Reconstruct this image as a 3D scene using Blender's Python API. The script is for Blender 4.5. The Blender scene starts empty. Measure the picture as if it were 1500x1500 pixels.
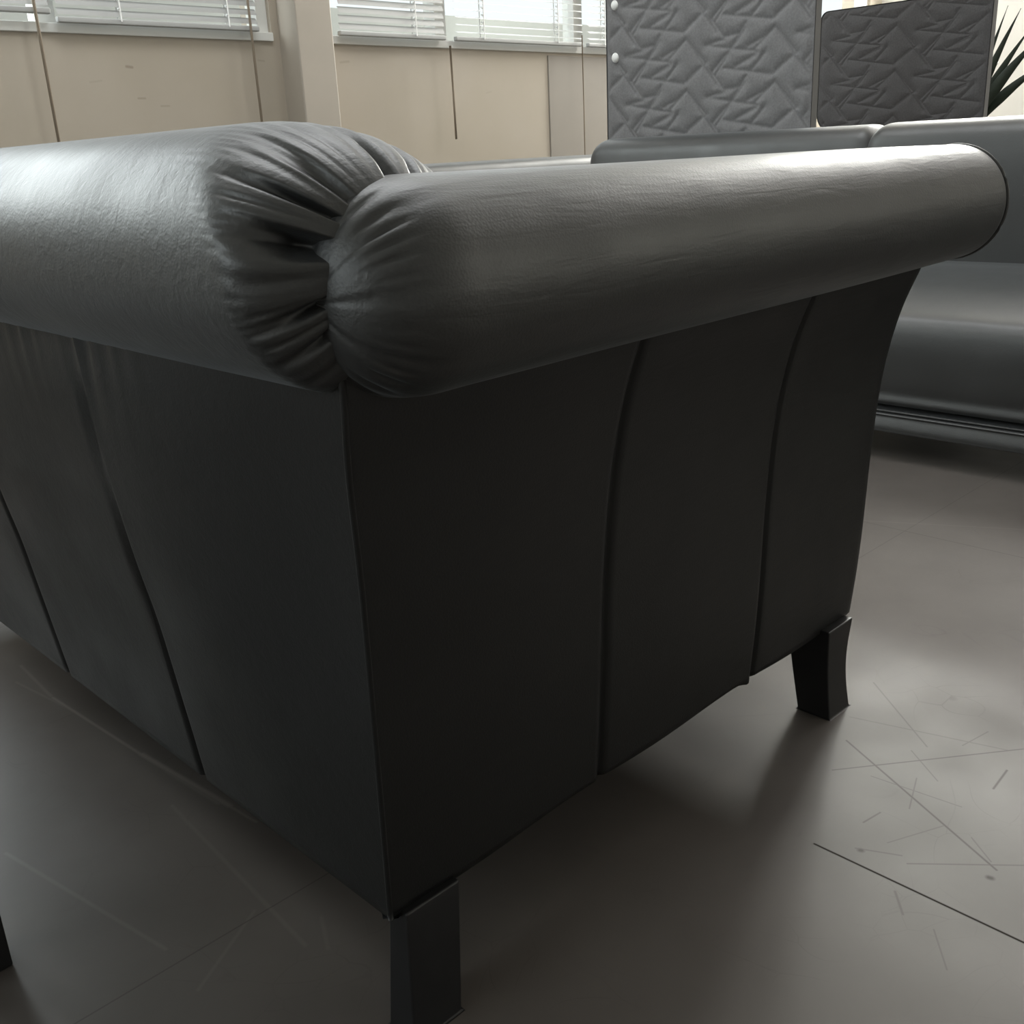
import bpy, math, random
import numpy as np
from mathutils import Matrix, Vector
random.seed(4); rng = np.random.default_rng(4)
scn = bpy.context.scene
COL = scn.collection
PI = math.pi

# ------------------------------------------------------------------ helpers
def link(o, parent=None):
    COL.objects.link(o)
    if parent is not None: o.parent = parent
    return o

def mesh_obj(name, verts, faces, mat, parent=None, smooth=True):
    me = bpy.data.meshes.new(name)
    me.from_pydata([tuple(map(float, v)) for v in verts], [], [tuple(map(int, f)) for f in faces])
    me.validate(); me.update()
    if smooth:
        me.polygons.foreach_set('use_smooth', [True]*len(me.polygons))
    me.materials.append(mat)
    return link(bpy.data.objects.new(name, me), parent)

class MB:
    """collects simple shapes into one mesh"""
    def __init__(s): s.v = []; s.f = []
    def add(s, v, f):
        n = len(s.v); s.v += [tuple(p) for p in v]; s.f += [tuple(i+n for i in q) for q in f]; return s
    def box(s, x0, x1, y0, y1, z0, z1):
        v = [(x, y, z) for z in (z0, z1) for y in (y0, y1) for x in (x0, x1)]
        return s.add(v, [(0,2,3,1),(4,5,7,6),(0,1,5,4),(2,6,7,3),(0,4,6,2),(1,3,7,5)])
    def tube(s, pts, r, n=10, cap=True):
        pts = [Vector(p) for p in pts]; rs = r if hasattr(r, '__len__') else [r]*len(pts)
        rings = []
        for i, p in enumerate(pts):
            t = (pts[min(i+1, len(pts)-1)] - pts[max(i-1, 0)]).normalized()
            a = Vector((0,0,1)) if abs(t.z) < .9 else Vector((1,0,0))
            u = t.cross(a).normalized(); w = t.cross(u)
            rings.append([p + (u*math.cos(2*PI*k/n) + w*math.sin(2*PI*k/n))*rs[i] for k in range(n)])
        v = [q for r_ in rings for q in r_]; f = []
        for i in range(len(pts)-1):
            for k in range(n):
                f.append((i*n+k, i*n+(k+1)%n, (i+1)*n+(k+1)%n, (i+1)*n+k))
        if cap: f += [tuple(range(n)), tuple(range((len(pts)-1)*n, len(pts)*n))]
        return s.add(v, f)
    def build(s, name, mat, parent=None, smooth=False, bevel=0, seg=2):
        o = mesh_obj(name, s.v, s.f, mat, parent, smooth)
        if bevel:
            m = o.modifiers.new('bevel', 'BEVEL'); m.width = bevel; m.segments = seg; m.limit_method = 'ANGLE'
            o.data.polygons.foreach_set('use_smooth', [True]*len(o.data.polygons))
            w = o.modifiers.new('wn', 'WEIGHTED_NORMAL'); w.keep_sharp = False
        return o

def grid(name, P, mat, parent=None, closed_v=False, caps=False):
    """P: (nu, nv, 3) array of points"""
    nu, nv = P.shape[:2]
    f = []
    for i in range(nu-1):
        for j in range(nv if closed_v else nv-1):
            j2 = (j+1) % nv
            f.append((i*nv+j, i*nv+j2, (i+1)*nv+j2, (i+1)*nv+j))
    if caps is True: f += [tuple(range(nv))]
    if caps: f += [tuple(range((nu-1)*nv, nu*nv))]
    return mesh_obj(name, P.reshape(-1, 3), f, mat, parent)

def empty(name, loc, label, cat, group=None):
    o = bpy.data.objects.new(name, None); o.empty_display_size = .1; o.location = loc
    o['label'] = label; o['category'] = cat
    if group: o['group'] = group
    return link(o)

def child(o, parent):
    """parent keeping world coordinates (parents are only translated)"""
    o.parent = parent
    o.matrix_parent_inverse = Matrix.Translation(-Vector(parent.location))
    return o

def struct(o): o['kind'] = 'structure'; return o

# ------------------------------------------------------------------ materials
def new_mat(name):
    m = bpy.data.materials.new(name); m.use_nodes = True
    nt = m.node_tree; b = nt.nodes['Principled BSDF']
    return m, nt, b
def N(nt, t, **kw):
    n = nt.nodes.new(t)
    for k, v in kw.items(): setattr(n, k, v)
    return n
def plain(name, col, rough=.5, spec=.5, metal=0, noise=0, nscale=20, bump=0, bscale=200):
    m, nt, b = new_mat(name)
    b.inputs['Base Color'].default_value = (*col, 1); b.inputs['Roughness'].default_value = rough
    b.inputs['Specular IOR Level'].default_value = spec; b.inputs['Metallic'].default_value = metal
    tc = N(nt, 'ShaderNodeTexCoord')
    if noise:
        n = N(nt, 'ShaderNodeTexNoise'); n.inputs['Scale'].default_value = nscale; n.inputs['Detail'].default_value = 4
        nt.links.new(tc.outputs['Object'], n.inputs['Vector'])
        r = N(nt, 'ShaderNodeValToRGB')
        r.color_ramp.elements[0].position = .3; r.color_ramp.elements[1].position = .7
        r.color_ramp.elements[0].color = (*[c*(1-noise) for c in col], 1)
        r.color_ramp.elements[1].color = (*[min(1, c*(1+noise)) for c in col], 1)
        nt.links.new(n.outputs['Fac'], r.inputs['Fac']); nt.links.new(r.outputs['Color'], b.inputs['Base Color'])
    if bump:
        n = N(nt, 'ShaderNodeTexNoise'); n.inputs['Scale'].default_value = bscale; n.inputs['Detail'].default_value = 3
        nt.links.new(tc.outputs['Object'], n.inputs['Vector'])
        bp = N(nt, 'ShaderNodeBump'); bp.inputs['Strength'].default_value = bump; bp.inputs['Distance'].default_value = .002
        nt.links.new(n.outputs['Fac'], bp.inputs['Height']); nt.links.new(bp.outputs['Normal'], b.inputs['Normal'])
    return m

def leather(name, col, rough, streak_rot=(0,0,0), streak=.5, spec=.5, sheen=0):
    m, nt, b = new_mat(name); L = nt.links.new
    tc = N(nt, 'ShaderNodeTexCoord')
    # pebbled grain
    v = N(nt, 'ShaderNodeTexVoronoi'); v.inputs['Scale'].default_value = 520
    L(tc.outputs['Object'], v.inputs['Vector'])
    # long stretch wrinkles
    mp = N(nt, 'ShaderNodeMapping'); mp.inputs['Rotation'].default_value = streak_rot; mp.inputs['Scale'].default_value = (14, 110, 110)
    L(tc.outputs['Object'], mp.inputs['Vector'])
    n = N(nt, 'ShaderNodeTexNoise'); n.inputs['Scale'].default_value = 1; n.inputs['Detail'].default_value = 4; n.inputs['Distortion'].default_value = .6
    L(mp.outputs['Vector'], n.inputs['Vector'])
    n2 = N(nt, 'ShaderNodeTexNoise'); n2.inputs['Scale'].default_value = 9; n2.inputs['Detail'].default_value = 3
    L(tc.outputs['Object'], n2.inputs['Vector'])
    mul = N(nt, 'ShaderNodeMath', operation='MULTIPLY'); L(n.outputs['Fac'], mul.inputs[0]); L(n2.outputs['Fac'], mul.inputs[1])
    b1 = N(nt, 'ShaderNodeBump'); b1.inputs['Strength'].default_value = streak; b1.inputs['Distance'].default_value = .003
    L(mul.outputs[0], b1.inputs['Height'])
    b2 = N(nt, 'ShaderNodeBump'); b2.inputs['Strength'].default_value = .12; b2.inputs['Distance'].default_value = .0008
    L(v.outputs['Distance'], b2.inputs['Height']); L(b1.outputs['Normal'], b2.inputs['Normal'])
    L(b2.outputs['Normal'], b.inputs['Normal'])
    r = N(nt, 'ShaderNodeMapRange'); r.inputs['From Min'].default_value = .3; r.inputs['From Max'].default_value = .7
    r.inputs['To Min'].default_value = rough-.05; r.inputs['To Max'].default_value = rough+.05
    L(n2.outputs['Fac'], r.inputs['Value']); L(r.outputs['Result'], b.inputs['Roughness'])
    b.inputs['Base Color'].default_value = (*col, 1); b.inputs['Specular IOR Level'].default_value = spec
    b.inputs['Sheen Weight'].default_value = sheen; b.inputs['Sheen Roughness'].default_value = .35; b.inputs['Sheen Tint'].default_value = (.9, .95, 1, 1)
    return m

def seg_mask(nt, vec, segs, soft=.0006):
    """max over line segments of a soft line mask; segs: (ax,ay,bx,by,halfwidth,strength) in the floor plane"""
    L = nt.links.new; acc = None
    for (ax, ay, bx, by, w, s) in segs:
        ba = Vector((bx-ax, by-ay, 0))
        d = N(nt, 'ShaderNodeVectorMath', operation='SUBTRACT'); L(vec, d.inputs[0]); d.inputs[1].default_value = (ax, ay, 0)
        dp = N(nt, 'ShaderNodeVectorMath', operation='DOT_PRODUCT'); L(d.outputs[0], dp.inputs[0]); dp.inputs[1].default_value = ba/ba.dot(ba)
        cl = N(nt, 'ShaderNodeClamp'); L(dp.outputs['Value'], cl.inputs['Value'])
        sc = N(nt, 'ShaderNodeVectorMath', operation='SCALE'); sc.inputs[0].default_value = ba; L(cl.outputs[0], sc.inputs['Scale'])
        ds = N(nt, 'ShaderNodeVectorMath', operation='DISTANCE'); L(d.outputs[0], ds.inputs[0]); L(sc.outputs[0], ds.inputs[1])
        mr = N(nt, 'ShaderNodeMapRange'); mr.inputs['From Min'].default_value = w*.4; mr.inputs['From Max'].default_value = w*1.6
        mr.inputs['To Min'].default_value = s; mr.inputs['To Max'].default_value = 0
        L(ds.outputs['Value'], mr.inputs['Value'])
        if acc is None: acc = mr.outputs['Result']
        else:
            mx = N(nt, 'ShaderNodeMath', operation='MAXIMUM'); L(acc, mx.inputs[0]); L(mr.outputs['Result'], mx.inputs[1]); acc = mx.outputs[0]
    return acc

def floor_mat():
    m, nt, b = new_mat('worn_floor_tile'); L = nt.links.new
    g = N(nt, 'ShaderNodeNewGeometry')
    sep = N(nt, 'ShaderNodeSeparateXYZ'); L(g.outputs['Position'], sep.inputs[0])
    flat = N(nt, 'ShaderNodeCombineXYZ'); L(sep.outputs['X'], flat.inputs['X']); L(sep.outputs['Y'], flat.inputs['Y'])
    vec = flat.outputs[0]
    def joint(axis, off, period, w):
        a = N(nt, 'ShaderNodeMath', operation='SUBTRACT'); L(sep.outputs[axis], a.inputs[0]); a.inputs[1].default_value = off
        p = N(nt, 'ShaderNodeMath', operation='PINGPONG'); L(a.outputs[0], p.inputs[0]); p.inputs[1].default_value = period/2
        r = N(nt, 'ShaderNodeMapRange'); r.inputs['From Min'].default_value = w*.5; r.inputs['From Max'].default_value = w*1.3
        r.inputs['To Min'].default_value = 1; r.inputs['To Max'].default_value = 0; L(p.outputs[0], r.inputs['Value'])
        return r.outputs['Result']
    jx = joint('X', 1.758, 1.84, .0013); jy = joint('Y', .79, .92, .0010)
    jx5 = N(nt, 'ShaderNodeMath', operation='MULTIPLY'); L(jx, jx5.inputs[0]); jx5.inputs[1].default_value = .4
    jh = N(nt, 'ShaderNodeMath', operation='MULTIPLY'); L(jy, jh.inputs[0]); jh.inputs[1].default_value = .35
    jm = N(nt, 'ShaderNodeMath', operation='MAXIMUM'); L(jx5.outputs[0], jm.inputs[0]); L(jh.outputs[0], jm.inputs[1])
    dark = [(.838,.445,.838,-3,.0013,1.0),(1.04,.518,.921,.291,.0012,.5),(.972,.499,1.159,.354,.001,.45),(1.194,.562,1.09,.44,.001,.3),(.872,.36,.946,.274,.001,.35),
            (1.056,.348,1.102,.351,.0012,.55),(.905,.425,.933,.42,.001,.4),(1.093,.542,1.145,.364,.001,.25),(.99,.46,1.0,.36,.0008,.3),
            (1.02,.42,.96,.40,.0008,.3),(.89,.39,.955,.36,.0008,.25),(1.07,.45,1.03,.40,.0008,.3),(.86,.41,.88,.37,.001,.3),(.93,.30,.955,.33,.0008,.3),
            (1.12,.41,1.17,.40,.0008,.3),(.80,.33,.825,.35,.0012,.3),(.905,.292,.9055,.29,.003,.6),(.86,.405,.8605,.404,.003,.5),(.76,.27,.80,.30,.0008,.25)]
    light = [(.425,1.54,.418,1.406,.0022,.3),(.400,1.49,.423,1.336,.0018,.25),(.418,1.40,.436,1.15,.002,.55),(.436,1.16,.455,.975,.0032,.65),(.452,1.0,.459,.925,.0018,.5),
             (.440,1.10,.449,.99,.003,.35),(.409,1.027,.388,.72,.0022,.16),(.242,1.084,.294,.815,.002,.18),(.38,.798,.29,.745,.0018,.16),(1.75,.9,1.9,.62,.002,.2),
             (.40,.70,.42,.74,.002,.14)]
    dm = seg_mask(nt, vec, dark); lm = seg_mask(nt, vec, light)
    # mottled colour
    n1 = N(nt, 'ShaderNodeTexNoise'); n1.inputs['Scale'].default_value = 3.2; n1.inputs['Detail'].default_value = 6; n1.inputs['Roughness'].default_value = .6
    L(vec, n1.inputs['Vector'])
    r1 = N(nt, 'ShaderNodeValToRGB'); r1.color_ramp.elements[0].position = .3; r1.color_ramp.elements[1].position = .72
    r1.color_ramp.elements[0].color = (.098, .086, .078, 1); r1.color_ramp.elements[1].color = (.128, .114, .104, 1)
    L(n1.outputs['Fac'], r1.inputs['Fac'])
    # fine random scratches (voronoi cell edges, broken up)
    vo = N(nt, 'ShaderNodeTexVoronoi', feature='DISTANCE_TO_EDGE'); vo.inputs['Scale'].default_value = 11
    wn = N(nt, 'ShaderNodeTexNoise'); wn.inputs['Scale'].default_value = 2.5
    L(vec, wn.inputs['Vector'])
    addv = N(nt, 'ShaderNodeVectorMath', operation='ADD'); L(vec, addv.inputs[0]); L(wn.outputs['Color'], addv.inputs[1]); L(addv.outputs[0], vo.inputs['Vector'])
    rs = N(nt, 'ShaderNodeMapRange'); rs.inputs['From Min'].default_value = 0; rs.inputs['From Max'].default_value = .016
    rs.inputs['To Min'].default_value = 1; rs.inputs['To Max'].default_value = 0; L(vo.outputs['Distance'], rs.inputs['Value'])
    bn = N(nt, 'ShaderNodeTexNoise'); bn.inputs['Scale'].default_value = 7; L(vec, bn.inputs['Vector'])
    br = N(nt, 'ShaderNodeMapRange'); br.inputs['From Min'].default_value = .5; br.inputs['From Max'].default_value = .75; br.inputs['To Max'].default_value = .22
    L(bn.outputs['Fac'], br.inputs['Value'])
    sm = N(nt, 'ShaderNodeMath', operation='MULTIPLY'); L(rs.outputs['Result'], sm.inputs[0]); L(br.outputs['Result'], sm.inputs[1])
    dmx = N(nt, 'ShaderNodeMath', operation='MAXIMUM'); L(dm, dmx.inputs[0]); L(sm.outputs[0], dmx.inputs[1])
    def mix(fac, a, bcol):
        x = N(nt, 'ShaderNodeMix', data_type='RGBA'); L(fac, x.inputs['Factor']); L(a, x.inputs['A']); x.inputs['B'].default_value = bcol; return x.outputs['Result']
    c = mix(dmx.outputs[0], r1.outputs['Color'], (.030, .026, .022, 1))
    c = mix(lm, c, (.24, .22, .20, 1))
    jf = N(nt, 'ShaderNodeMath', operation='MULTIPLY'); L(jm.outputs[0], jf.inputs[0]); jf.inputs[1].default_value = .8
    c = mix(jf.outputs[0], c, (.012, .010, .009, 1))
    L(c, b.inputs['Base Color'])
    n3 = N(nt, 'ShaderNodeTexNoise'); n3.inputs['Scale'].default_value = 6; n3.inputs['Detail'].default_value = 5; L(vec, n3.inputs['Vector'])
    rr = N(nt, 'ShaderNodeMapRange'); rr.inputs['From Min'].default_value = .3; rr.inputs['From Max'].default_value = .7
    rr.inputs['To Min'].default_value = FLOOR_ROUGH-.05; rr.inputs['To Max'].default_value = FLOOR_ROUGH+.06
    L(n3.outputs['Fac'], rr.inputs['Value']); L(rr.outputs['Result'], b.inputs['Roughness'])
    bp = N(nt, 'ShaderNodeBump', invert=True); bp.inputs['Strength'].default_value = .15; bp.inputs['Distance'].default_value = .0005
    L(jm.outputs[0], bp.inputs['Height']); L(bp.outputs['Normal'], b.inputs['Normal'])
    mk = N(nt, 'ShaderNodeMath', operation='MAXIMUM'); L(dmx.outputs[0], mk.inputs[0]); L(jf.outputs[0], mk.inputs[1])
    sr = N(nt, 'ShaderNodeMapRange'); sr.inputs['To Min'].default_value = .4; sr.inputs['To Max'].default_value = 0; L(mk.outputs[0], sr.inputs['Value'])
    L(sr.outputs['Result'], b.inputs['Specular IOR Level'])
    return m

def wall_board_mat():
    m, nt, b = new_mat('beige_wall_board'); L = nt.links.new
    g = N(nt, 'ShaderNodeNewGeometry'); sep = N(nt, 'ShaderNodeSeparateXYZ'); L(g.outputs['Position'], sep.inputs[0])
    flat = N(nt, 'ShaderNodeCombineXYZ'); L(sep.outputs['X'], flat.inputs['X']); L(sep.outputs['Z'], flat.inputs['Y'])
    n1 = N(nt, 'ShaderNodeTexNoise'); n1.inputs['Scale'].default_value = 2.2; n1.inputs['Detail'].default_value = 5; L(flat.outputs[0], n1.inputs['Vector'])
    r1 = N(nt, 'ShaderNodeValToRGB'); r1.color_ramp.elements[0].position = .35; r1.color_ramp.elements[1].position = .65
    r1.color_ramp.elements[0].color = (.455, .40, .325, 1); r1.color_ramp.elements[1].color = (.485, .43, .36, 1)
    L(n1.outputs['Fac'], r1.inputs['Fac'])
    marks = [(1.735,1.03,1.755,1.028,.004,.6),(1.76,.93,1.785,.93,.003,.4),(1.84,.905,1.87,.905,.003,.3),(2.25,1.06,2.275,1.058,.003,.25),
             (2.62,1.06,2.66,1.064,.004,.25),(3.98,1.03,4.02,1.026,.004,.35),(1.60,.98,1.64,.985,.003,.15),(3.4,.95,3.43,.955,.003,.12)]
    mm = seg_mask(nt, flat.outputs[0], marks)
    x = N(nt, 'ShaderNodeMix', data_type='RGBA'); L(mm, x.inputs['Factor']); L(r1.outputs['Color'], x.inputs['A']); x.inputs['B'].default_value = (.25, .2, .15, 1)
    L(x.outputs['Result'], b.inputs['Base Color'])
    b.inputs['Roughness'].default_value = .45; b.inputs['Specular IOR Level'].default_value = .35
    return m

FLOOR_ROUGH = .42
M_FLOOR = floor_mat()
M_WALL = wall_board_mat()
M_WHITE = plain('white_paint', (.78, .76, .72), .55, noise=.03, nscale=4)
M_COLUMN = plain('beige_column_paint', (.45, .40, .34), .55, noise=.04, nscale=5)
M_FRAME = plain('white_window_frame', (.80, .80, .77), .35)
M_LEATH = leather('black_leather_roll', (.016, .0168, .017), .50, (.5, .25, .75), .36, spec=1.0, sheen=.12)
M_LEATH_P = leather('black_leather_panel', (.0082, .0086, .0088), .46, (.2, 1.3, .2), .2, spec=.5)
M_LEATH_F = leather('black_leather_far', (.024, .0245, .024), .48, (0, .1, .2), .15, spec=.9, sheen=.3)
M_LEG = plain('black_stained_wood', (.008, .008, .009), .4, noise=.3, nscale=40)
M_PIPE = plain('black_leather_piping', (.010, .010, .010), .4, bump=.2, bscale=600)
M_FELT = plain('grey_felt', (.20, .197, .20), .9, .15, noise=.12, nscale=180, bump=.4, bscale=900)
M_FELT_D = plain('dark_grey_felt', (.120, .117, .120), .92, .12, noise=.12, nscale=180, bump=.4, bscale=900)
M_TRIM = plain('grey_edge_trim', (.16, .16, .16), .6)
M_BUTTON = plain('white_snap_button', (.85, .85, .83), .3)
M_SLAT = plain('aluminium_blind_slat', (.44, .445, .44), .4, .5, metal=.0)
M_GREY = plain('grey_plaster', (.38, .37, .35), .6, noise=.03, nscale=4)
M_CORD = plain('tan_blind_cord', (.30, .245, .185), .8)
M_LADDER = plain('pale_ladder_cord', (.78, .78, .76), .8)
M_LEAF = plain('dark_green_leaf', (.022, .034, .022), .45, noise=.3, nscale=30)
M_POT = plain('charcoal_pot', (.03, .03, .03), .5)
M_SOIL = plain('soil', (.03, .022, .016), .95, noise=.4, nscale=60)
M_DARKTOP = plain('black_table_laminate', (.012, .012, .013), .5)
M_OUT = plain('pale_render_outside', (.55, .55, .54), .9, noise=.05, nscale=3)

def glass_mat():
    m = bpy.data.materials.new('window_glass'); m.use_nodes = True; nt = m.node_tree; nt.nodes.clear(); L = nt.links.new
    o = N(nt, 'ShaderNodeOutputMaterial'); t = N(nt, 'ShaderNodeBsdfTransparent'); gl = N(nt, 'ShaderNodeBsdfGlossy')
    gl.inputs['Roughness'].default_value = .02; t.inputs['Color'].default_value = (.95, .97, .96, 1)
    fc = N(nt, 'ShaderNodeLayerWeight'); fc.inputs['Blend'].default_value = .5
    lw = N(nt, 'ShaderNodeMath', operation='POWER'); L(fc.outputs['Facing'], lw.inputs[0]); lw.inputs[1].default_value = 5
    mx = N(nt, 'ShaderNodeMixShader'); L(lw.outputs[0], mx.inputs[0]); L(t.outputs[0], mx.inputs[1]); L(gl.outputs[0], mx.inputs[2]); L(mx.outputs[0], o.inputs[0])
    return m
M_GLASS = glass_mat()

# ------------------------------------------------------------------ room
YW, XF, XB, YR, ZC = 3.6, 7.0, -2.6, -3.2, 3.4
T = .2
struct(MB().box(XB-T, XF+T, YR-T, YW+T, -.1, 0).build('floor', M_FLOOR))
struct(MB().box(XB-T, XF+T, YR-T, YW+T, ZC, ZC+.1).build('ceiling', M_WHITE))

def wall_with_holes(name, axis, pos, thick, a0, a1, holes, mat):
    """wall in plane axis=pos, running a0..a1; holes (a0,a1,z0,z1) sorted"""
    mb = MB()
    def bx(p, q, z0, z1):
        if q-p < 1e-4 or z1-z0 < 1e-4: return
        lo, hi = min(pos, pos+thick), max(pos, pos+thick)
        if axis == 'Y': mb.box(p, q, lo, hi, z0, z1)
        else: mb.box(lo, hi, p, q, z0, z1)
    c = a0
    for (h0, h1, z0, z1) in holes:
        bx(c, h0, 0, ZC); bx(h0, h1, 0, z0); bx(h0, h1, z1, ZC); c = h1
    bx(c, a1, 0, ZC)
    return struct(mb.build(name, mat))

SZ = 1.125    # top of the beige parapet
HW = [(-1.7, .05, SZ, 2.5), (.2, 2.32, SZ, 2.5), (2.54, 4.62, SZ, 2.5), (4.75, 6.85, SZ, 2.5)]
wall_with_holes('wall_left', 'Y', YW, T, XB-T, XF+T, HW, M_WALL)
HF = [(1.9, 3.45, 1.5, 3.2)]
wall_with_holes('wall_far', 'X', XF, T, YR-T, YW, HF, M_WHITE)
HB = [(.6, 3.0, .9, 2.4)]
wall_with_holes('wall_back', 'X', XB, -T, YR-T, YW, HB, M_GREY)
wall_with_holes('wall_right', 'Y', YR, -T, XB-T, XF+T, [(3.2, 5.4, .9, 2.4)], M_GREY)
# beige column with white lit flank, standing proud of the window wall
struct(MB().box(2.352, 2.512, 3.48, YW+.01, 0, ZC).build('trim_1', M_COLUMN, bevel=.006))
# shade beside the grey screen, painted as a thin darker sheet on the parapet
struct(MB().box(3.80, 4.74, YW-.006, YW+.005, 0, SZ-.012).build('painted_shade', plain('greyish_beige_shade', (.31, .28, .245), .5, noise=.04, nscale=4), bevel=.003))
def window(name, axis, pos, a0, a1, z0, z1, mullions, sill=True, inward=-1):
    """inward: sign of the room side along axis"""
    fr = MB(); w = .045
    def bx(mb, p, q, d0, d1, za, zb):
        lo, hi = sorted((pos+d0, pos+d1))
        if axis == 'Y': mb.box(p, q, lo, hi, za, zb)
        else: mb.box(lo, hi, p, q, za, zb)
    o = -inward
    bx(fr, a0, a1, o*.02, o*.09, z0, z0+.035); bx(fr, a0, a1, o*.02, o*.09, z1-w, z1)
    bx(fr, a0, a0+w, o*.02, o*.09, z0+.035, z1-w); bx(fr, a1-w, a1, o*.02, o*.09, z0+.035, z1-w)
    for m in mullions: bx(fr, m-.03, m+.03, o*.02, o*.09, z0+.035, z1-w)
    f = struct(fr.build(name, M_FRAME))
    g = MB(); bx(g, a0+w, a1-w, o*.05, o*.056, z0+.035, z1-w)
    p = g.build('glass_pane', M_GLASS, f)
    if sill:
        s = MB(); bx(s, a0, a1, -o*.012, o*.03, z0, z0+.030)
        s.build('window_sill', M_FRAME, f, bevel=.003)
    return f
window('window_7', 'Y', YW, -1.7, .05, SZ, 2.5, [-.8])
window('window_1', 'Y', YW, .2, 2.32, SZ, 2.5, [1.50])
window('window_2', 'Y', YW, 2.54, 4.62, SZ, 2.5, [3.17, 4.04])
window('window_3', 'Y', YW, 4.75, 6.85, SZ, 2.5, [5.5, 6.2])
window('window_4', 'X', XF, 1.9, 3.45, 1.5, 3.2, [2.7])
window('window_5', 'X', XB, .6, 3.0, .9, 2.4, [1.8], inward=1)
window('window_6', 'Y', YR, 3.2, 5.4, .9, 2.4, [4.3], inward=1)

# ------------------------------------------------------------------ blinds
def blind(x0, x1, z0, z1, tilt, label, ladders, cord=None, pitch=.029):
    y = YW-.035
    t = empty('window_blind', ((x0+x1)/2, y, z0), label, 'blind', 'aluminium blinds along the window wall')
    mb = MB(); z = z0+.035; n = 0
    hw = .0125
    while z < z1-.03:
        # slightly crowned slat, 3 points across
        pts = []
        for k in (-1, -.33, .33, 1):
            c = .0022*(1-k*k)
            dy = k*hw*math.cos(tilt) - c*math.sin(tilt); dz = k*hw*math.sin(tilt) + c*math.cos(tilt)
            pts.append((dy, dz))
        v = [(x, y+dy, z+dz) for x in (x0+.004, x1-.004) for dy, dz in pts]
        mb.add(v, [(k, k+1, k+5, k+4) for k in range(3)])
        z += pitch
    child(mb.build('slats', M_SLAT, smooth=True), t)
    child(MB().box(x0, x1, y-.011, y+.011, z0, z0+.018).build('bottom_rail', M_SLAT, bevel=.004), t)
    child(MB().box(x0, x1, y-.018, y+.018, z1-.03, z1).build('head_rail', M_FRAME, bevel=.003), t)
    for lx in ladders:
        l = MB()
        l.tube([(lx, y-.0135, z0+.01), (lx, y-.0135, z1-.02)], .0025, 6); l.tube([(lx, y+.0135, z0+.01), (lx, y+.0135, z1-.02)], .0025, 6)
        zz = z0+.045
        while zz < z1-.05:
            l.tube([(lx-.002, y-.0135, zz), (lx, y, zz+.005)], .004, 6); zz += pitch
        child(l.build('ladder_cord', M_LADDER, smooth=True), t)
    if cord:
        for (cx, cz0, cz1, r) in cord:
            child(MB().tube([(cx, y-.02, cz1), (cx+.001, y-.022, (cz0+cz1)/2), (cx+.003, y-.02, cz0)], r, 6).build('pull_cord', M_CORD, smooth=True), t)
    return t
blind(1.0, 1.492, 1.175, 2.47, 1.0, 'grey slatted blind at far left, its bottom rail raised slightly above the sill', [1.2], [(1.437, .45, 2.4, .005)])
blind(1.51, 2.243, 1.152, 2.47, 1.0, 'grey slatted blind just left of the white window jamb beside the column', [1.72, 2.12], [(2.198, .45, 2.4, .0045)])
blind(2.60, 3.142, 1.152, 2.47, 1.1, 'grey closed slatted blind directly right of the beige column', [2.98])
blind(3.20, 4.005, 1.152, 2.47, .30, 'bright open slatted blind with glaring daylight, between the column and the grey screen', [3.36, 3.83], [(3.152, .76, 1.13, .005)])
blind(4.045, 4.60, 1.152, 2.47, .45, 'narrow visible slatted blind half hidden behind the left edge of the grey quilted screen', [4.16, 4.5], [(3.985, .5, 1.2, .003)])

# ------------------------------------------------------------------ main sofa
YMID = 1.20
def lerp_tab(z, tab):
    zs = [a for a, _ in tab]; vs = [b for _, b in tab]
    return np.interp(z, zs, vs)
def smooth_tab(tab, n=60):
    z0, z1 = tab[0][0], tab[-1][0]
    zz = np.linspace(z0, z1, n); v = lerp_tab(zz, tab)
    k = np.array([1, 2, 3, 2, 1])/9.
    for _ in range(3):
        vp = np.concatenate([2*v[0]-v[2:0:-1], v, 2*v[-1]-v[-2:-4:-1]]); v = np.convolve(vp, k, 'valid')
    return zz, v
SIDE_FRONT = [(.112,.581),(.17,.576),(.223,.573),(.314,.570),(.35,.568),(.392,.565),(.434,.560),(.47,.553),(.50,.545),(.53,.535),(.56,.520),(.60,.512)]
SIDE_REAR = [(.112,.577),(.2,.572),(.33,.561),(.43,.546),(.50,.532),(.53,.523),(.56,.514),(.60,.512)]
BACK_FAR = [(.112,.389),(.2,.380),(.3,.369),(.36,.358),(.45,.346),(.55,.336),(.60,.335)]
BACK_CORNER = [(.112,.390),(.2,.3885),(.33,.383),(.43,.374),(.50,.363),(.53,.357),(.60,.350)]
XR = .388; XFR = 1.168

sofa = empty('sofa', (.78, YMID, 0), 'large black leather scroll-arm sofa seen from its rear corner in the foreground', 'sofa')

def dense(a, b, n, spots, w):
    u = list(np.linspace(a, b, n))
    for s in spots:
        for d in (-2.2, -1.4, -.9, -.5, -.2, 0, .2, .5, .9, 1.4, 2.2):
            if a < s+d*w < b: u.append(s+d*w)
    return np.array(sorted(u))

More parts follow.
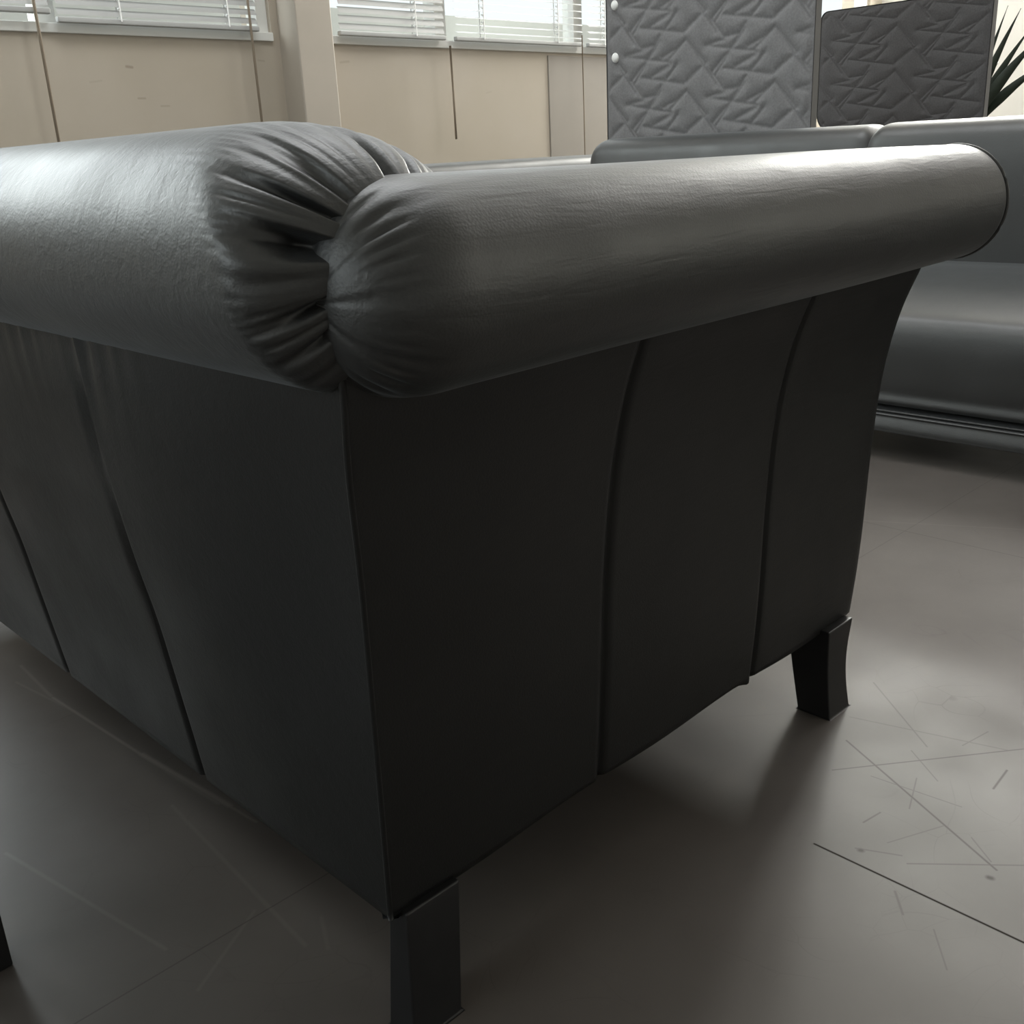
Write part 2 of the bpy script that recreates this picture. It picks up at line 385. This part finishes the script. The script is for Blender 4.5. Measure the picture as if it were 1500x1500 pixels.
def side_shell(mirror):
    seams = [.655, .925]
    zz, vf = smooth_tab(SIDE_FRONT, 70); _, vr0 = smooth_tab(SIDE_REAR, 70)
    zr, vr = zz, np.interp(zz, np.linspace(SIDE_REAR[0][0], SIDE_REAR[-1][0], 70), vr0)
    us = dense(XR, XFR, 90, seams, .005)
    _, vcs = smooth_tab(BACK_CORNER, 70)
    rows = []
    for u in us:
        t = np.clip((u-XR)/.45, 0, 1); t = t*t*(3-2*t)
        y = vr*(1-t) + vf*t
        y = y.copy()
        for s in seams:
            d = u - s
            y += .0045*np.exp(-(d/.0045)**2) + .0016*(d > 0)*np.exp(-d/.02)*(1 if d > 0 else 0)
        y -= .004*np.sin(PI*np.clip((zz-.112)/.4, 0, 1))*(.5+.5*math.sin(u*17))*.5          # soft stuffing
        # round the front and the bottom edges
        e = np.clip((XFR-u)/.022, 0, 1); y = y + .022*(1-math.sqrt(max(0, 1-(1-e)**2)))
        zb = zz.copy() + 0.0
        zb[0] = .112 + .003*math.sin(u*23)*.6 + (.006*math.exp(-((u-.915)/.012)**2)*-1)
        if e < 1: zb = zb + (.020*(1-e)**2)*np.clip((.16-zz)/.05, 0, 1)
        tx_ = np.clip((u-XR)/.22, 0, 1); tx_ = (1-tx_)**2
        xs = u - (XR - vcs)*tx_
        outer = np.stack([xs, y, zb], 1)
        b0 = np.array([[u, y[0]+.008, zb[0]-.0035]])
        ui = max(u, XR+.03)
        inner = np.array([[ui, .585, .615], [ui, .605, .52], [ui, .625, .40], [ui, .635, .25], [ui, .635, zb[0]-.002]])
        rows.append(np.concatenate([b0, outer, inner]))
    P = np.array(rows)
    if mirror: P[..., 1] = 2*YMID - P[..., 1]
    return P
sides = []
for mir in (0, 1):
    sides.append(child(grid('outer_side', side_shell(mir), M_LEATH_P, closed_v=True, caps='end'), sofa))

def back_shell():
    seams = [.884, 1.222]
    zz, vf = smooth_tab(BACK_FAR, 60); _, vc0 = smooth_tab(BACK_CORNER, 60)
    vc = vc0
    zsr, vr = smooth_tab(SIDE_REAR, 60)
    yl = vr; yh = 2*YMID - vr
    us = dense(0, 1, 130, [0], .002)
    ub = dense(.575, 2*YMID-.575, 130, seams, .005)
    s01 = (ub - ub[0])/(ub[-1]-ub[0])
    rows = []
    for s, u in zip(s01, ub):
        y = yl + (yh-yl)*s
        dc = min(u-ub[0], ub[-1]-u)
        t = np.clip(dc/.28, 0, 1); t = t*t*(3-2*t)
        x = vc*(1-t) + vf*t
        for q in seams:
            d = y - q
            x = x + .0045*np.exp(-(d/.0045)**2)
        x = x - .003*np.sin(PI*np.clip((zz-.112)/.42, 0, 1))*(.5+.5*math.sin(u*11))
        # gathers under the roll
        x = x + .0022*np.exp(-np.clip(.57-zz, 0, 1)/.03)*math.sin(u*260+2*math.sin(u*40))*(u > .8)
        outer = np.stack([x, y, zz], 1)
        b0 = np.array([[x[0]+.008, y[0], .1085]])
        inner = np.array([[.47, u, .62], [.50, u, .45], [.52, u, .25], [.52, u, .110]])
        inner[:, 1] = np.clip(inner[:, 1], .62, 2*YMID-.62)
        rows.append(np.concatenate([b0, outer, inner]))
    return np.array(rows)
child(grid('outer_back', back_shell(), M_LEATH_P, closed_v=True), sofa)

def arm_roll(mirror):
    x0, x1 = .338, 1.203
    na, nv = 260, 190
    a = np.concatenate([np.linspace(0, .14, 150), np.linspace(.14, 1, na-150)[1:]])
    rows = []
    th = np.linspace(0, 2*PI, nv, endpoint=False)
    for s in a:
        x = x0 + (x1-x0)*s; d = x - x0
        t = min(d/.075, 1); fac = (1-(1-t)**2.3)**(1/2.3)
        fac = max(fac, .02)
        e = np.clip((x1-x)/.016, 0, 1); f2 = 1 - .016/.062*(1-math.sqrt(max(0, 1-(1-e)**2)))
        g = np.clip((x-.4)/.8, 0, 1)
        r = .0685*(1-g) + .0612*g
        r *= 1 + .012*math.sin(x*7+1)
        rr = r*fac*f2*np.ones_like(th)
        # puckers at the rear mitre
        amp = .0022*np.exp(-((d-.026)/.012)**2)
        pl = np.abs(np.sin(th*15 + .9*np.sin(th*5)))**.6
        rr = rr - amp*(1-pl)*(1.0+.8*np.sin(th*3+1))
        rr = rr - .0022*math.exp(-d/.05)*np.maximum(0, np.sin(th*8+2+d*18))**3
        cy = .513 + .002*g; cz = .6225 + .0006*g
        rows.append(np.stack([np.full_like(th, x), cy + rr*np.cos(th)*1.0, cz + rr*np.sin(th)], 1))
    P = np.array(rows)
    if mirror: P[..., 1] = 2*YMID - P[..., 1]
    return P
for mir in (0, 1):
    o = child(grid('arm_roll', arm_roll(mir), M_LEATH, closed_v=True, caps=True), sofa)
    cy = .515 if not mir else 2*YMID-.515
    ring = [(1.1945, cy+.0605*math.cos(q), .623+.0605*math.sin(q)) for q in np.linspace(0, 2*PI, 65)]
    child(MB().tube(ring, .0022, 8, cap=False).build('piping', M_LEATH, smooth=True), o)

def back_roll():
    y0 = .490; y1 = 2*YMID - y0
    nv = 300; th = np.linspace(0, 2*PI, nv, endpoint=False)
    dd = np.concatenate([.22*np.linspace(.0, 1, 190)**2, np.linspace(.22, (y1-y0)/2, 60)[1:]])
    half = []
    ph = th
    for d in dd:
        y = y0 + d
        ln = .040 + .098*np.clip(np.sin(th), 0, 1)**1.3 + .025*np.clip(np.cos(th), 0, 1)
        t = np.minimum(d/ln, 1); fac = np.maximum((1-(1-t)**2.3)**(1/2.3), .03)
        hx, hz = .096, .083
        n = 2.25
        c, s = np.cos(th), np.sin(th)
        cx = np.sign(c)*np.abs(c)**(2/n); sz = np.sign(s)*np.abs(s)**(2/n)
        rx = hx*fac; rz = hz*fac
        # deep gathers running along the roll into the mitre
        q1 = np.sin(th*13 + 1.3*np.sin(th*5+.5) + 9*d + .6)
        v1 = np.clip((q1-.25)/.75, 0, 1)**1.3
        w = .45 + .55*np.sin(th*4+2.2)
        sc = ln/.066
        disp = (.015*np.exp(-((d/sc-.017)/.0125)**2) + .003*np.exp(-((d/sc-.036)/.013)**2))*v1*np.clip(w+.35, .15, 1)
        q2 = np.sin(th*34 + 2.2*np.sin(th*7) + 26*d)
        disp = disp + .0020*np.exp(-((d/sc-.034)/.013)**2)*np.clip(q2, 0, 1)**2
        q3 = np.sin(th*70 + 3*np.sin(th*9) + 40*d)
        disp = disp + .0006*np.exp(-((d/sc-.052)/.02)**2)*np.clip(q3, 0, 1)
        m = 1 - disp/.09
        x = .390 + rx*m*cx; z = .6425 + rz*m*sz
        y = y + np.maximum(.385-x, 0)*.10*math.exp(-(d/.08)**2) + .020*v1*np.clip(w+.35, .15, 1)*np.exp(-((fac-.62)/.20)**2) + .0016*np.clip(q2, 0, 1)**2*np.exp(-((fac-.78)/.16)**2)
        half.append(np.stack([x, y*np.ones_like(th), z], 1))
    half = np.array(half)
    other = half[::-1].copy(); other[..., 1] = 2*YMID - other[..., 1]
    return np.concatenate([half, other[1:]])
child(grid('back_roll', back_roll(), M_LEATH, closed_v=True, caps=True), sofa)

# corner welt (double-stitched rear corner)
for mir in (0, 1):
    pts = []
    zz, vr = smooth_tab(SIDE_REAR, 60); _, vc = smooth_tab(BACK_CORNER, 60)
    for z, y, x in zip(zz, vr, vc):
        if z < .595: pts.append((x+.0005, (y+.0005) if not mir else 2*YMID-y-.0005, z))
    child(MB().tube(pts, .0024, 8).build('corner_welt', M_LEATH_P, smooth=True), sides[mir])

# seat, front rail, inner back cushion
def pillow(name, c, h, r, mat, parent, puff=.02):
    """rounded cushion, centre c, half sizes h"""
    n = 40; m = 24
    P = []
    for i in range(m):
        phi = -PI/2 + PI*i/(m-1)
        row = []
        for j in range(n*2):
            t = 2*PI*j/(n*2)
            def se(v, e): return math.copysign(abs(v)**e, v)
            x = h[0]*se(math.cos(phi), .25)*se(math.cos(t), .25); y = h[1]*se(math.cos(phi), .25)*se(math.sin(t), .25); z = h[2]*se(math.sin(phi), .55)
            z *= 1 + puff*(1-(x/h[0])**2)*(1-(y/h[1])**2)
            row.append((c[0]+x, c[1]+y, c[2]+z))
        P.append(row)
    return child(grid(name, np.array(P), mat, closed_v=True), parent)
pillow('seat_cushion', (.84, YMID, .37), (.325, .555, .075), .02, M_LEATH, sofa)
pillow('back_cushion', (.545, YMID, .52), (.055, .54, .15), .02, M_LEATH, sofa)
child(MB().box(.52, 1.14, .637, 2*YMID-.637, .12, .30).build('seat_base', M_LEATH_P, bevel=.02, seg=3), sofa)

def sofa_leg(x0, x1, y0, ysgn, ztop, taper_top_x, fl=1):
    """square block leg with a slight sabre curve; y0 outer face"""
    mb = MB(); n = 12; rings = []
    for i in range(n+1):
        q = i/n; z = ztop*q
        curve = .009*q + .003*math.sin(PI*q)
        a0 = x0 + (taper_top_x[0]-x0)*q + .003*math.sin(PI*q); a1 = x1 + (taper_top_x[1]-x1)*q - .005*math.sin(PI*q)
        if fl == 2: curve = .007*q; a0 = x0 + (taper_top_x[0]-x0)*q; a1 = x1 + (taper_top_x[1]-x1)*q
        ya = y0 + curve*1.6*fl*.8 ; yb = y0 + (.046 if fl == 1 else .034) + curve*1.0 + (.016*q if fl == 1 else 0)
        if ysgn < 0: ya, yb = 2*YMID-ya, 2*YMID-yb
        rings += [(a0, ya, z), (a1, ya, z), (a1, yb, z), (a0, yb, z)]
    f = [(0,1,2,3)] + [(4*n, 4*n+1, 4*n+2, 4*n+3)]
    for i in range(n):
        for k in range(4): f.append((4*i+k, 4*i+(k+1)%4, 4*i+4+(k+1)%4, 4*i+4+k))
    mb.add(rings, f)
    return child(mb.build('leg', M_LEG, bevel=.002), sofa)
for sg in (1, -1):
    sofa_leg(1.069, 1.119, .557, sg, .116, (1.076, 1.136))
    sofa_leg(.384, .437, .552, sg, .114, (.401, .460), 2)

# ------------------------------------------------------------------ far sofa (faces us)
far = empty('lounge_sofa', (2.5, .9, 0), 'long black leather sofa facing the camera at the right, behind the near armrest', 'sofa')
def sweep_y(name, prof, y0, y1, mat, parent, r_end=.035, n=24, pinch=.0):
    """sweep an XZ outline along Y with softly rounded ends"""
    prof = np.array(prof); c = prof.mean(0)
    ys = []; rows = []
    k = 10
    for i in range(k+1):
        q = i/k; ys.append((y0 + r_end*(1-math.cos(q*PI/2)), math.sin(q*PI/2)))
    for i in range(1, n): ys.append((y0+r_end + (y1-y0-2*r_end)*i/n, 1))
    for i in range(k+1):
        q = 1-i/k; ys.append((y1 - r_end*(1-math.cos(q*PI/2)), math.sin(q*PI/2)))
    for y, s in ys:
        # shrink outline by r_end*(1-s) towards its centre
        v = prof - c; l = np.linalg.norm(v, axis=1, keepdims=True)
        p = c + v*(1 - np.minimum(.98, r_end*(1-s)/np.maximum(l, 1e-5)))
        rows.append(np.stack([p[:, 0], np.full(len(p), y), p[:, 1]], 1))
    return child(grid(name, np.array(rows), mat, closed_v=True, caps=True), parent)
def catmull(pts, n=8, closed=True):
    pts = [np.array(p, float) for p in pts]; out = []; m = len(pts)
    for i in range(m):
        p0, p1, p2, p3 = pts[i-1], pts[i], pts[(i+1) % m], pts[(i+2) % m]
        for k in range(n):
            t = k/n
            out.append(.5*((2*p1) + (-p0+p2)*t + (2*p0-5*p1+4*p2-p3)*t*t + (-p0+3*p1-3*p2+p3)*t**3))
    return out
back_prof = catmull([(2.70,.36),(2.695,.45),(2.69,.56),(2.692,.65),(2.705,.700),(2.75,.722),(2.82,.722),(2.87,.70),(2.885,.62),(2.885,.30),(2.88,.14),(2.80,.13),(2.72,.14),(2.705,.25)])
sweep_y('back_cushion', back_prof, -.55, 1.410, M_LEATH_F, far, .045)
sweep_y('back_cushion', [(x+.055, z-.001) for x, z in back_prof], 1.414, 2.435, M_LEATH_F, far, .05)
seat_prof = catmull([(2.205,.115),(2.190,.15),(2.186,.21),(2.188,.265),(2.198,.300),(2.228,.322),(2.32,.338),(2.50,.362),(2.66,.378),(2.74,.37),(2.74,.25),(2.74,.13),(2.6,.112),(2.4,.112)])
sweep_y('seat_cushion', seat_prof, -.55, 2.42, M_LEATH_F, far, .03)
rail_prof = catmull([(2.158,.070),(2.166,.096),(2.176,.104),(2.3,.106),(2.70,.106),(2.72,.09),(2.72,.066),(2.6,.062),(2.3,.062),(2.175,.062)], 6)
rail = sweep_y('base_rail', rail_prof, -.54, 2.41, M_LEATH_F, far, .01)
child(MB().tube([(2.176, y, .107) for y in np.linspace(-.54, 2.41, 12)], .0035, 8).build('piping', M_PIPE, smooth=True), rail)
for x in (2.33, 2.80):
    for y in (-.42, 2.28):
        child(MB().box(x-.025, x+.025, y-.025, y+.025, 0, .14 if x > 2.5 else .08).build('leg', M_LEG, bevel=.004), far)

# low sofa by the window wall: only its back top shows above the near arm
low = empty('lounge_sofa', (3.1, 3.0, 0), 'low black leather sofa by the window wall, thin strip of it above the armrest', 'sofa')
def swap(o):   # swept along Y -> turn to sweep along X
    for v in o.data.vertices:
        x, y, z = v.co; v.co = (y, x, z)
    o.data.flip_normals(); return o
def sweep_x(name, prof, x0, x1, mat, parent, r): return swap(sweep_y(name, prof, x0, x1, mat, parent, r))
bp = catmull([(3.02,.34),(3.015,.45),(3.015,.56),(3.03,.645),(3.07,.667),(3.16,.669),(3.22,.655),(3.24,.58),(3.24,.2),(3.22,.13),(3.1,.13),(3.03,.14)])
sweep_x('back_cushion', bp, 2.40, 3.95, M_LEATH_F, low, .09)
sp = catmull([(2.575,.12),(2.565,.2),(2.58,.29),(2.63,.33),(2.8,.35),(2.98,.36),(3.05,.35),(3.05,.13),(2.8,.112)])
sweep_x('seat_cushion', sp, 3.02, 3.95, M_LEATH_F, low, .04)
sweep_x('base_rail', catmull([(2.58,.07),(2.58,.105),(2.9,.108),(3.2,.108),(3.21,.07),(2.9,.064)], 6), 3.03, 3.94, M_LEATH_F, low, .01)
for x in (3.1, 3.87):
    for y in (2.68, 3.15):
        child(MB().box(x-.025, x+.025, y-.025, y+.025, 0, .08).build('leg', M_LEG, bevel=.004), low)

# ------------------------------------------------------------------ quilted acoustic screens
SEGS = [((490,260),(380,390)),((490,260),(600,430)),((600,430),(500,530)),((665,475),(790,320)),((790,320),(890,140)),((740,450),(1060,490)),
        ((665,130),(740,240)),((740,240),(870,210)),((620,300),(800,320)),((800,320),(960,335)),((630,295),(745,258)),((805,310),(885,180)),
        ((900,305),(1000,245)),((860,412),(965,345)),((820,440),(960,362)),((935,455),(1015,350)),((1085,170),(1220,330)),((1080,480),(1235,340)),
        ((1000,255),(1085,170)),((130,240),(210,90)),((600,430),(690,560))]
RC = np.array([[0.7119161370524223, 0.2631932385466531, -0.6510796671588517], [-0.7007234503250253, 0.2048393667251205, -0.683394088359157], [-0.04649795661046274, 0.9427460702771324, 0.3302541248918405]])
def cell(zx, zy):
    # stitch pattern measured on the screen's own surface (Y across, Z up)
    d = RC @ np.array([zx/4.545+880-750, -(zy/4.545-750), -1509.]); k = 2.9/d[0]
    return np.array([d[1]*k, .70+d[2]*k])
def quilt(y0, y1, z0, z1, nu, nv, seed, puff):
    o = cell(490, 260); pu = cell(1087, 170)-o; pv = cell(496, 606)-o
    segs = []
    for a, b in SEGS:
        A, B = cell(*a), cell(*b)
        for i in range(-4, 5):
            for j in range(-6, 6):
                s = i*pu + j*pv + seed
                C, D = A+s, B+s
                if max(C[0], D[0]) > y0-.05 and min(C[0], D[0]) < y1+.05 and max(C[1], D[1]) > z0-.05 and min(C[1], D[1]) < z1+.05: segs.append((C, D))
    yy, zz = np.meshgrid(np.linspace(y0, y1, nu), np.linspace(z0, z1, nv), indexing='ij')
    best = np.full(yy.shape, 1.)
    for C, D in segs:
        e = D-C; l2 = e@e
        t = np.clip(((yy-C[0])*e[0] + (zz-C[1])*e[1])/l2, 0, 1)
        best = np.minimum(best, np.hypot(yy-C[0]-t*e[0], zz-C[1]-t*e[1]))
    edge = np.minimum(np.minimum(yy-y0, y1-yy), np.minimum(zz-z0, z1-zz))
    h = puff*(1-np.exp(-best/.012))*np.clip(edge/.02, 0, 1)
    return yy, zz, h

def rounded_rect(y0, y1, z0, z1, rs):
    out = []
    for (cy, cz, a), r in zip([(y0, z0, PI), (y1, z0, 1.5*PI), (y1, z1, 0), (y0, z1, .5*PI)], rs):
        my = cy + (r if cy == y0 else -r); mz = cz + (r if cz == z0 else -r)
        for k in range(9): q = a + k*PI/16; out.append((my+r*math.cos(q), mz+r*math.sin(q)))
    return out

def screen(x, y0, y1, z0, z1, label, mat, seed, puff, rs, feet, buttons=()):
    t = empty('acoustic_screen', (x, (y0+y1)/2, 0), label, 'room divider', 'quilted grey felt screens behind the lounge sofa')
    nu, nv = 300, 300
    yy, zz, h = quilt(y0, y1, z0, z1, nu, nv, np.array(seed), puff)
    # press the outline into the rounded rectangle
    def fit(yy, zz):
        Y = yy.copy(); Z = zz.copy()
        for (cy, cz), r in zip([(y0, z0), (y1, z0), (y1, z1), (y0, z1)], rs):
            my = cy + (r if cy == y0 else -r); mz = cz + (r if cz == z0 else -r)
            dy, dz = (Y-my)*(1 if cy == y1 else -1), (Z-mz)*(1 if cz == z1 else -1)
            inside = (dy > 0) & (dz > 0)
            l = np.hypot(dy, dz); mx = np.maximum(dy, dz); f = np.where(inside & (l > 1e-9), mx/np.maximum(l, 1e-9), 1)
            Y = np.where(inside, my+(Y-my)*f, Y); Z = np.where(inside, mz+(Z-mz)*f, Z)
        return Y, Z
    Y, Z = fit(yy, zz)
    P = np.stack([np.full_like(Y, x) - h, Y, Z], 2)
    child(grid('quilted_cover', P, mat), t)
    rim = rounded_rect(y0-.003, y1+.003, z0-.003, z1+.003, rs)
    n = len(rim)
    v = [(x-.002, a, b) for a, b in rim] + [(x+.030, a, b) for a, b in rim]
    f = [(k, (k+1) % n, n+(k+1) % n, n+k) for k in range(n)] + [tuple(range(n, 2*n))]
    child(MB().add(v, f).build('edge_trim', M_TRIM, smooth=False), t)
    for fy in feet:
        child(MB().box(x+.003, x+.027, fy-.015, fy+.015, .012, z0+.02).box(x-.005, x+.22, fy-.025, fy+.025, 0, .014).build('foot', M_LEG, bevel=.003), t)
    for (by, bz) in buttons:
        b = MB(); rows = []
        for i in range(7):
            q = i/6*PI/2; rows.append((.0165*math.cos(q) if i < 6 else .001, .010*math.sin(q)))
        P = np.array([[(x-.004-hh, by+r*math.cos(a), bz+r*math.sin(a)) for a in np.linspace(0, 2*PI, 20, endpoint=False)] for r, hh in rows])
        child(grid('button', P, M_BUTTON, closed_v=True, caps=True), t)
    return t
screen(2.965, 1.729, 2.523, .25, 1.55, 'large light grey quilted felt screen with white buttons, left of the two screens', M_FELT, (0, 0), .0085, (.004, .004, .004, .004), (1.82, 2.42),
       [(2.482, 1.148), (2.482, .985)])
screen(3.90, 1.60, 2.245, .715, 1.142, 'smaller dark grey quilted felt screen with rounded left corners in front of the plant', M_FELT_D, (.08, .05), .007, (.004, .07, .03, .004), (1.72, 2.0))

# ------------------------------------------------------------------ plant behind the dark screen
def ray(px, py): return RC @ np.array([px-750, -(py-750), -1509.])
def at_x(px, py, x): d = ray(px, py); return Vector((x, d[1]*x/d[0], .70 + d[2]*x/d[0]))
plant = empty('potted_plant', (4.35, 1.86, 0), 'spiky potted plant with long dark green blades behind the dark screen', 'plant')
base = Vector((4.35, 1.86, .66))
# pot
rows = [(.13, 0), (.16, .30), (.165, .34), (.150, .34), (.145, .31), (.001, .31)]
P = np.array([[(4.35+r*math.cos(a), 1.86+r*math.sin(a), z) for a in np.linspace(0, 2*PI, 32, endpoint=False)] for r, z in rows])
pot = child(grid('pot', P[:4], M_POT, closed_v=True), plant)
child(grid('soil', P[3:], M_SOIL, closed_v=True, caps=True), pot)
child(MB().tube([(4.35, 1.86, .30), (4.345, 1.855, .45), base], [.03, .027, .035], 12).build('trunk', M_LEG, smooth=True), plant)
tips = [(1477,8,4.30,.024),(1496,12,4.25,.034),(1512,38,4.35,.034),(1530,48,4.28,.045),(1545,85,4.4,.04)]
blades = [(at_x(px, py, x), w) for px, py, x, w in tips]
for k in range(13):
    a = 2*PI*k/13 + .3; R_ = random.uniform(.18, .36)
    tp = base + Vector((abs(math.cos(a))*R_+.02, math.sin(a)*R_*.55, random.uniform(.12, .42)))
    if tp.y < 1.84: tp.y = 1.86+abs(tp.y-1.86)*.8
    blades.append((tp, random.uniform(.028, .042)))
for tp, w in blades:
    n = 14; d = tp-base; side = d.cross(Vector((1, .2, 0))).normalized() if abs(d.normalized().x) < .95 else Vector((0, 1, 0))
    nor = d.cross(side).normalized(); vs = []; fs = []
    for i in range(n+1):
        q = i/n; c = base + d*q + Vector((0, 0, .10*math.sin(PI*q)*min(1, math.hypot(d.x, d.y)))) 
        ww = w*.5*(.55+1.0*q if q < .45 else 1.0*(1-q)/.55+.0)*1.0
        ww = max(ww, .0006)
        vs += [c - side*ww + nor*.003, c - nor*.002*(1-q), c + side*ww + nor*.003]
    for i in range(n):
        for k in range(2): fs.append((3*i+k, 3*i+k+1, 3*i+4+k, 3*i+3+k))
    o = MB().add(vs, fs).build('leaf', M_LEAF, smooth=True)
    s = o.modifiers.new('thick', 'SOLIDIFY'); s.thickness = .002
    child(o, plant)

# ------------------------------------------------------------------ dark table at the lower left edge (one leg shows)
tx, ty = .185, .905
tab = empty('side_table', (-.09, 1.15, 0), 'black side table at the lower left edge, one straight leg in frame', 'table')
def tleg(x, y):
    return child(MB().box(x-.022, x+.022, y-.022, y+.022, 0, .43).build('leg', M_DARKTOP, bevel=.002), tab)
for x in (tx-.022-.40, tx-.022):
    for y in (.925, 1.40): tleg(x, y)
child(MB().box(tx-.47, tx+.01, .89, 1.435, .43, .455).build('table_top', M_DARKTOP, bevel=.003), tab)

# ------------------------------------------------------------------ outside: a low pale garden wall beyond the windows
o = MB().box(-1, 9.5, 5.2, 5.35, -.1, 1.50).build('wall_outside', M_OUT); struct(o)

# ------------------------------------------------------------------ light
w = bpy.data.worlds.new('daylight'); scn.world = w; w.use_nodes = True
bg = w.node_tree.nodes['Background']; bg.inputs['Color'].default_value = (.93, .97, 1, 1); bg.inputs['Strength'].default_value = 1.15
def area(name, loc, target, sx, sy, power, col):
    l = bpy.data.lights.new(name, 'AREA'); l.shape = 'RECTANGLE'; l.size = sx; l.size_y = sy; l.energy = power; l.color = col
    o = link(bpy.data.objects.new(name, l)); o.location = loc
    o.rotation_euler = (Vector(target)-Vector(loc)).to_track_quat('-Z', 'Y').to_euler()
    return o
area('daylight_far', (XF+.45, 2.85, 2.6), (XF-3, 1.5, 1.0), 1.1, 1.0, 380, (1, .965, .92))
area('daylight_left_1', (.15, YW+.5, 2.0), (.3, 0, 1.0), 1.7, 1.3, 78, (.93, .97, 1))
area('daylight_left_2', (3.6, YW+.6, 2.1), (3.6, 0, 1.2), 2.2, 1.0, 24, (.96, .98, 1))
area('daylight_left_3', (5.8, YW+.6, 2.1), (5.8, 0, 1.2), 2.0, 1.0, 35, (1, .98, .94))
area('daylight_left_rear', (-.85, YW+.5, 1.9), (.1, 0, .6), 1.7, 1.2, 18, (.95, .99, .97))
area('ceiling_fill_far', (5.0, .9, 3.36), (4.2, .8, 0), 2.0, 2.4, 125, (1, .97, .93))  # added overhead light that widens the arm and seat highlights, no real fitting
area('ceiling_fill_near', (1.55, 1.85, 3.36), (1.1, .9, 0), 2.0, 1.4, 80, (.96, .985, 1))  # added soft fill under the ceiling, brightens the roll tops
area('daylight_back', (XB-.3, 1.8, 1.7), (XB+3, 1.8, .8), 2.2, 1.3, 28, (.9, .96, 1))
area('daylight_right', (4.3, YR-.4, 1.7), (2.2, 0, .6), 2.1, 1.4, 32, (1, .92, .78))

# ------------------------------------------------------------------ camera
cam = bpy.data.cameras.new('camera'); co = link(bpy.data.objects.new('camera', cam))
cam.sensor_width = 36; cam.lens = 1509/1500*36; cam.clip_start = .02
m = Matrix([list(map(float, r)) for r in RC]).to_4x4(); m.translation = Vector((0, 0, .70))
co.matrix_world = m
scn.camera = co
scn.view_settings.view_transform = 'Standard'
scn.view_settings.look = 'None'
scn.view_settings.exposure = 0
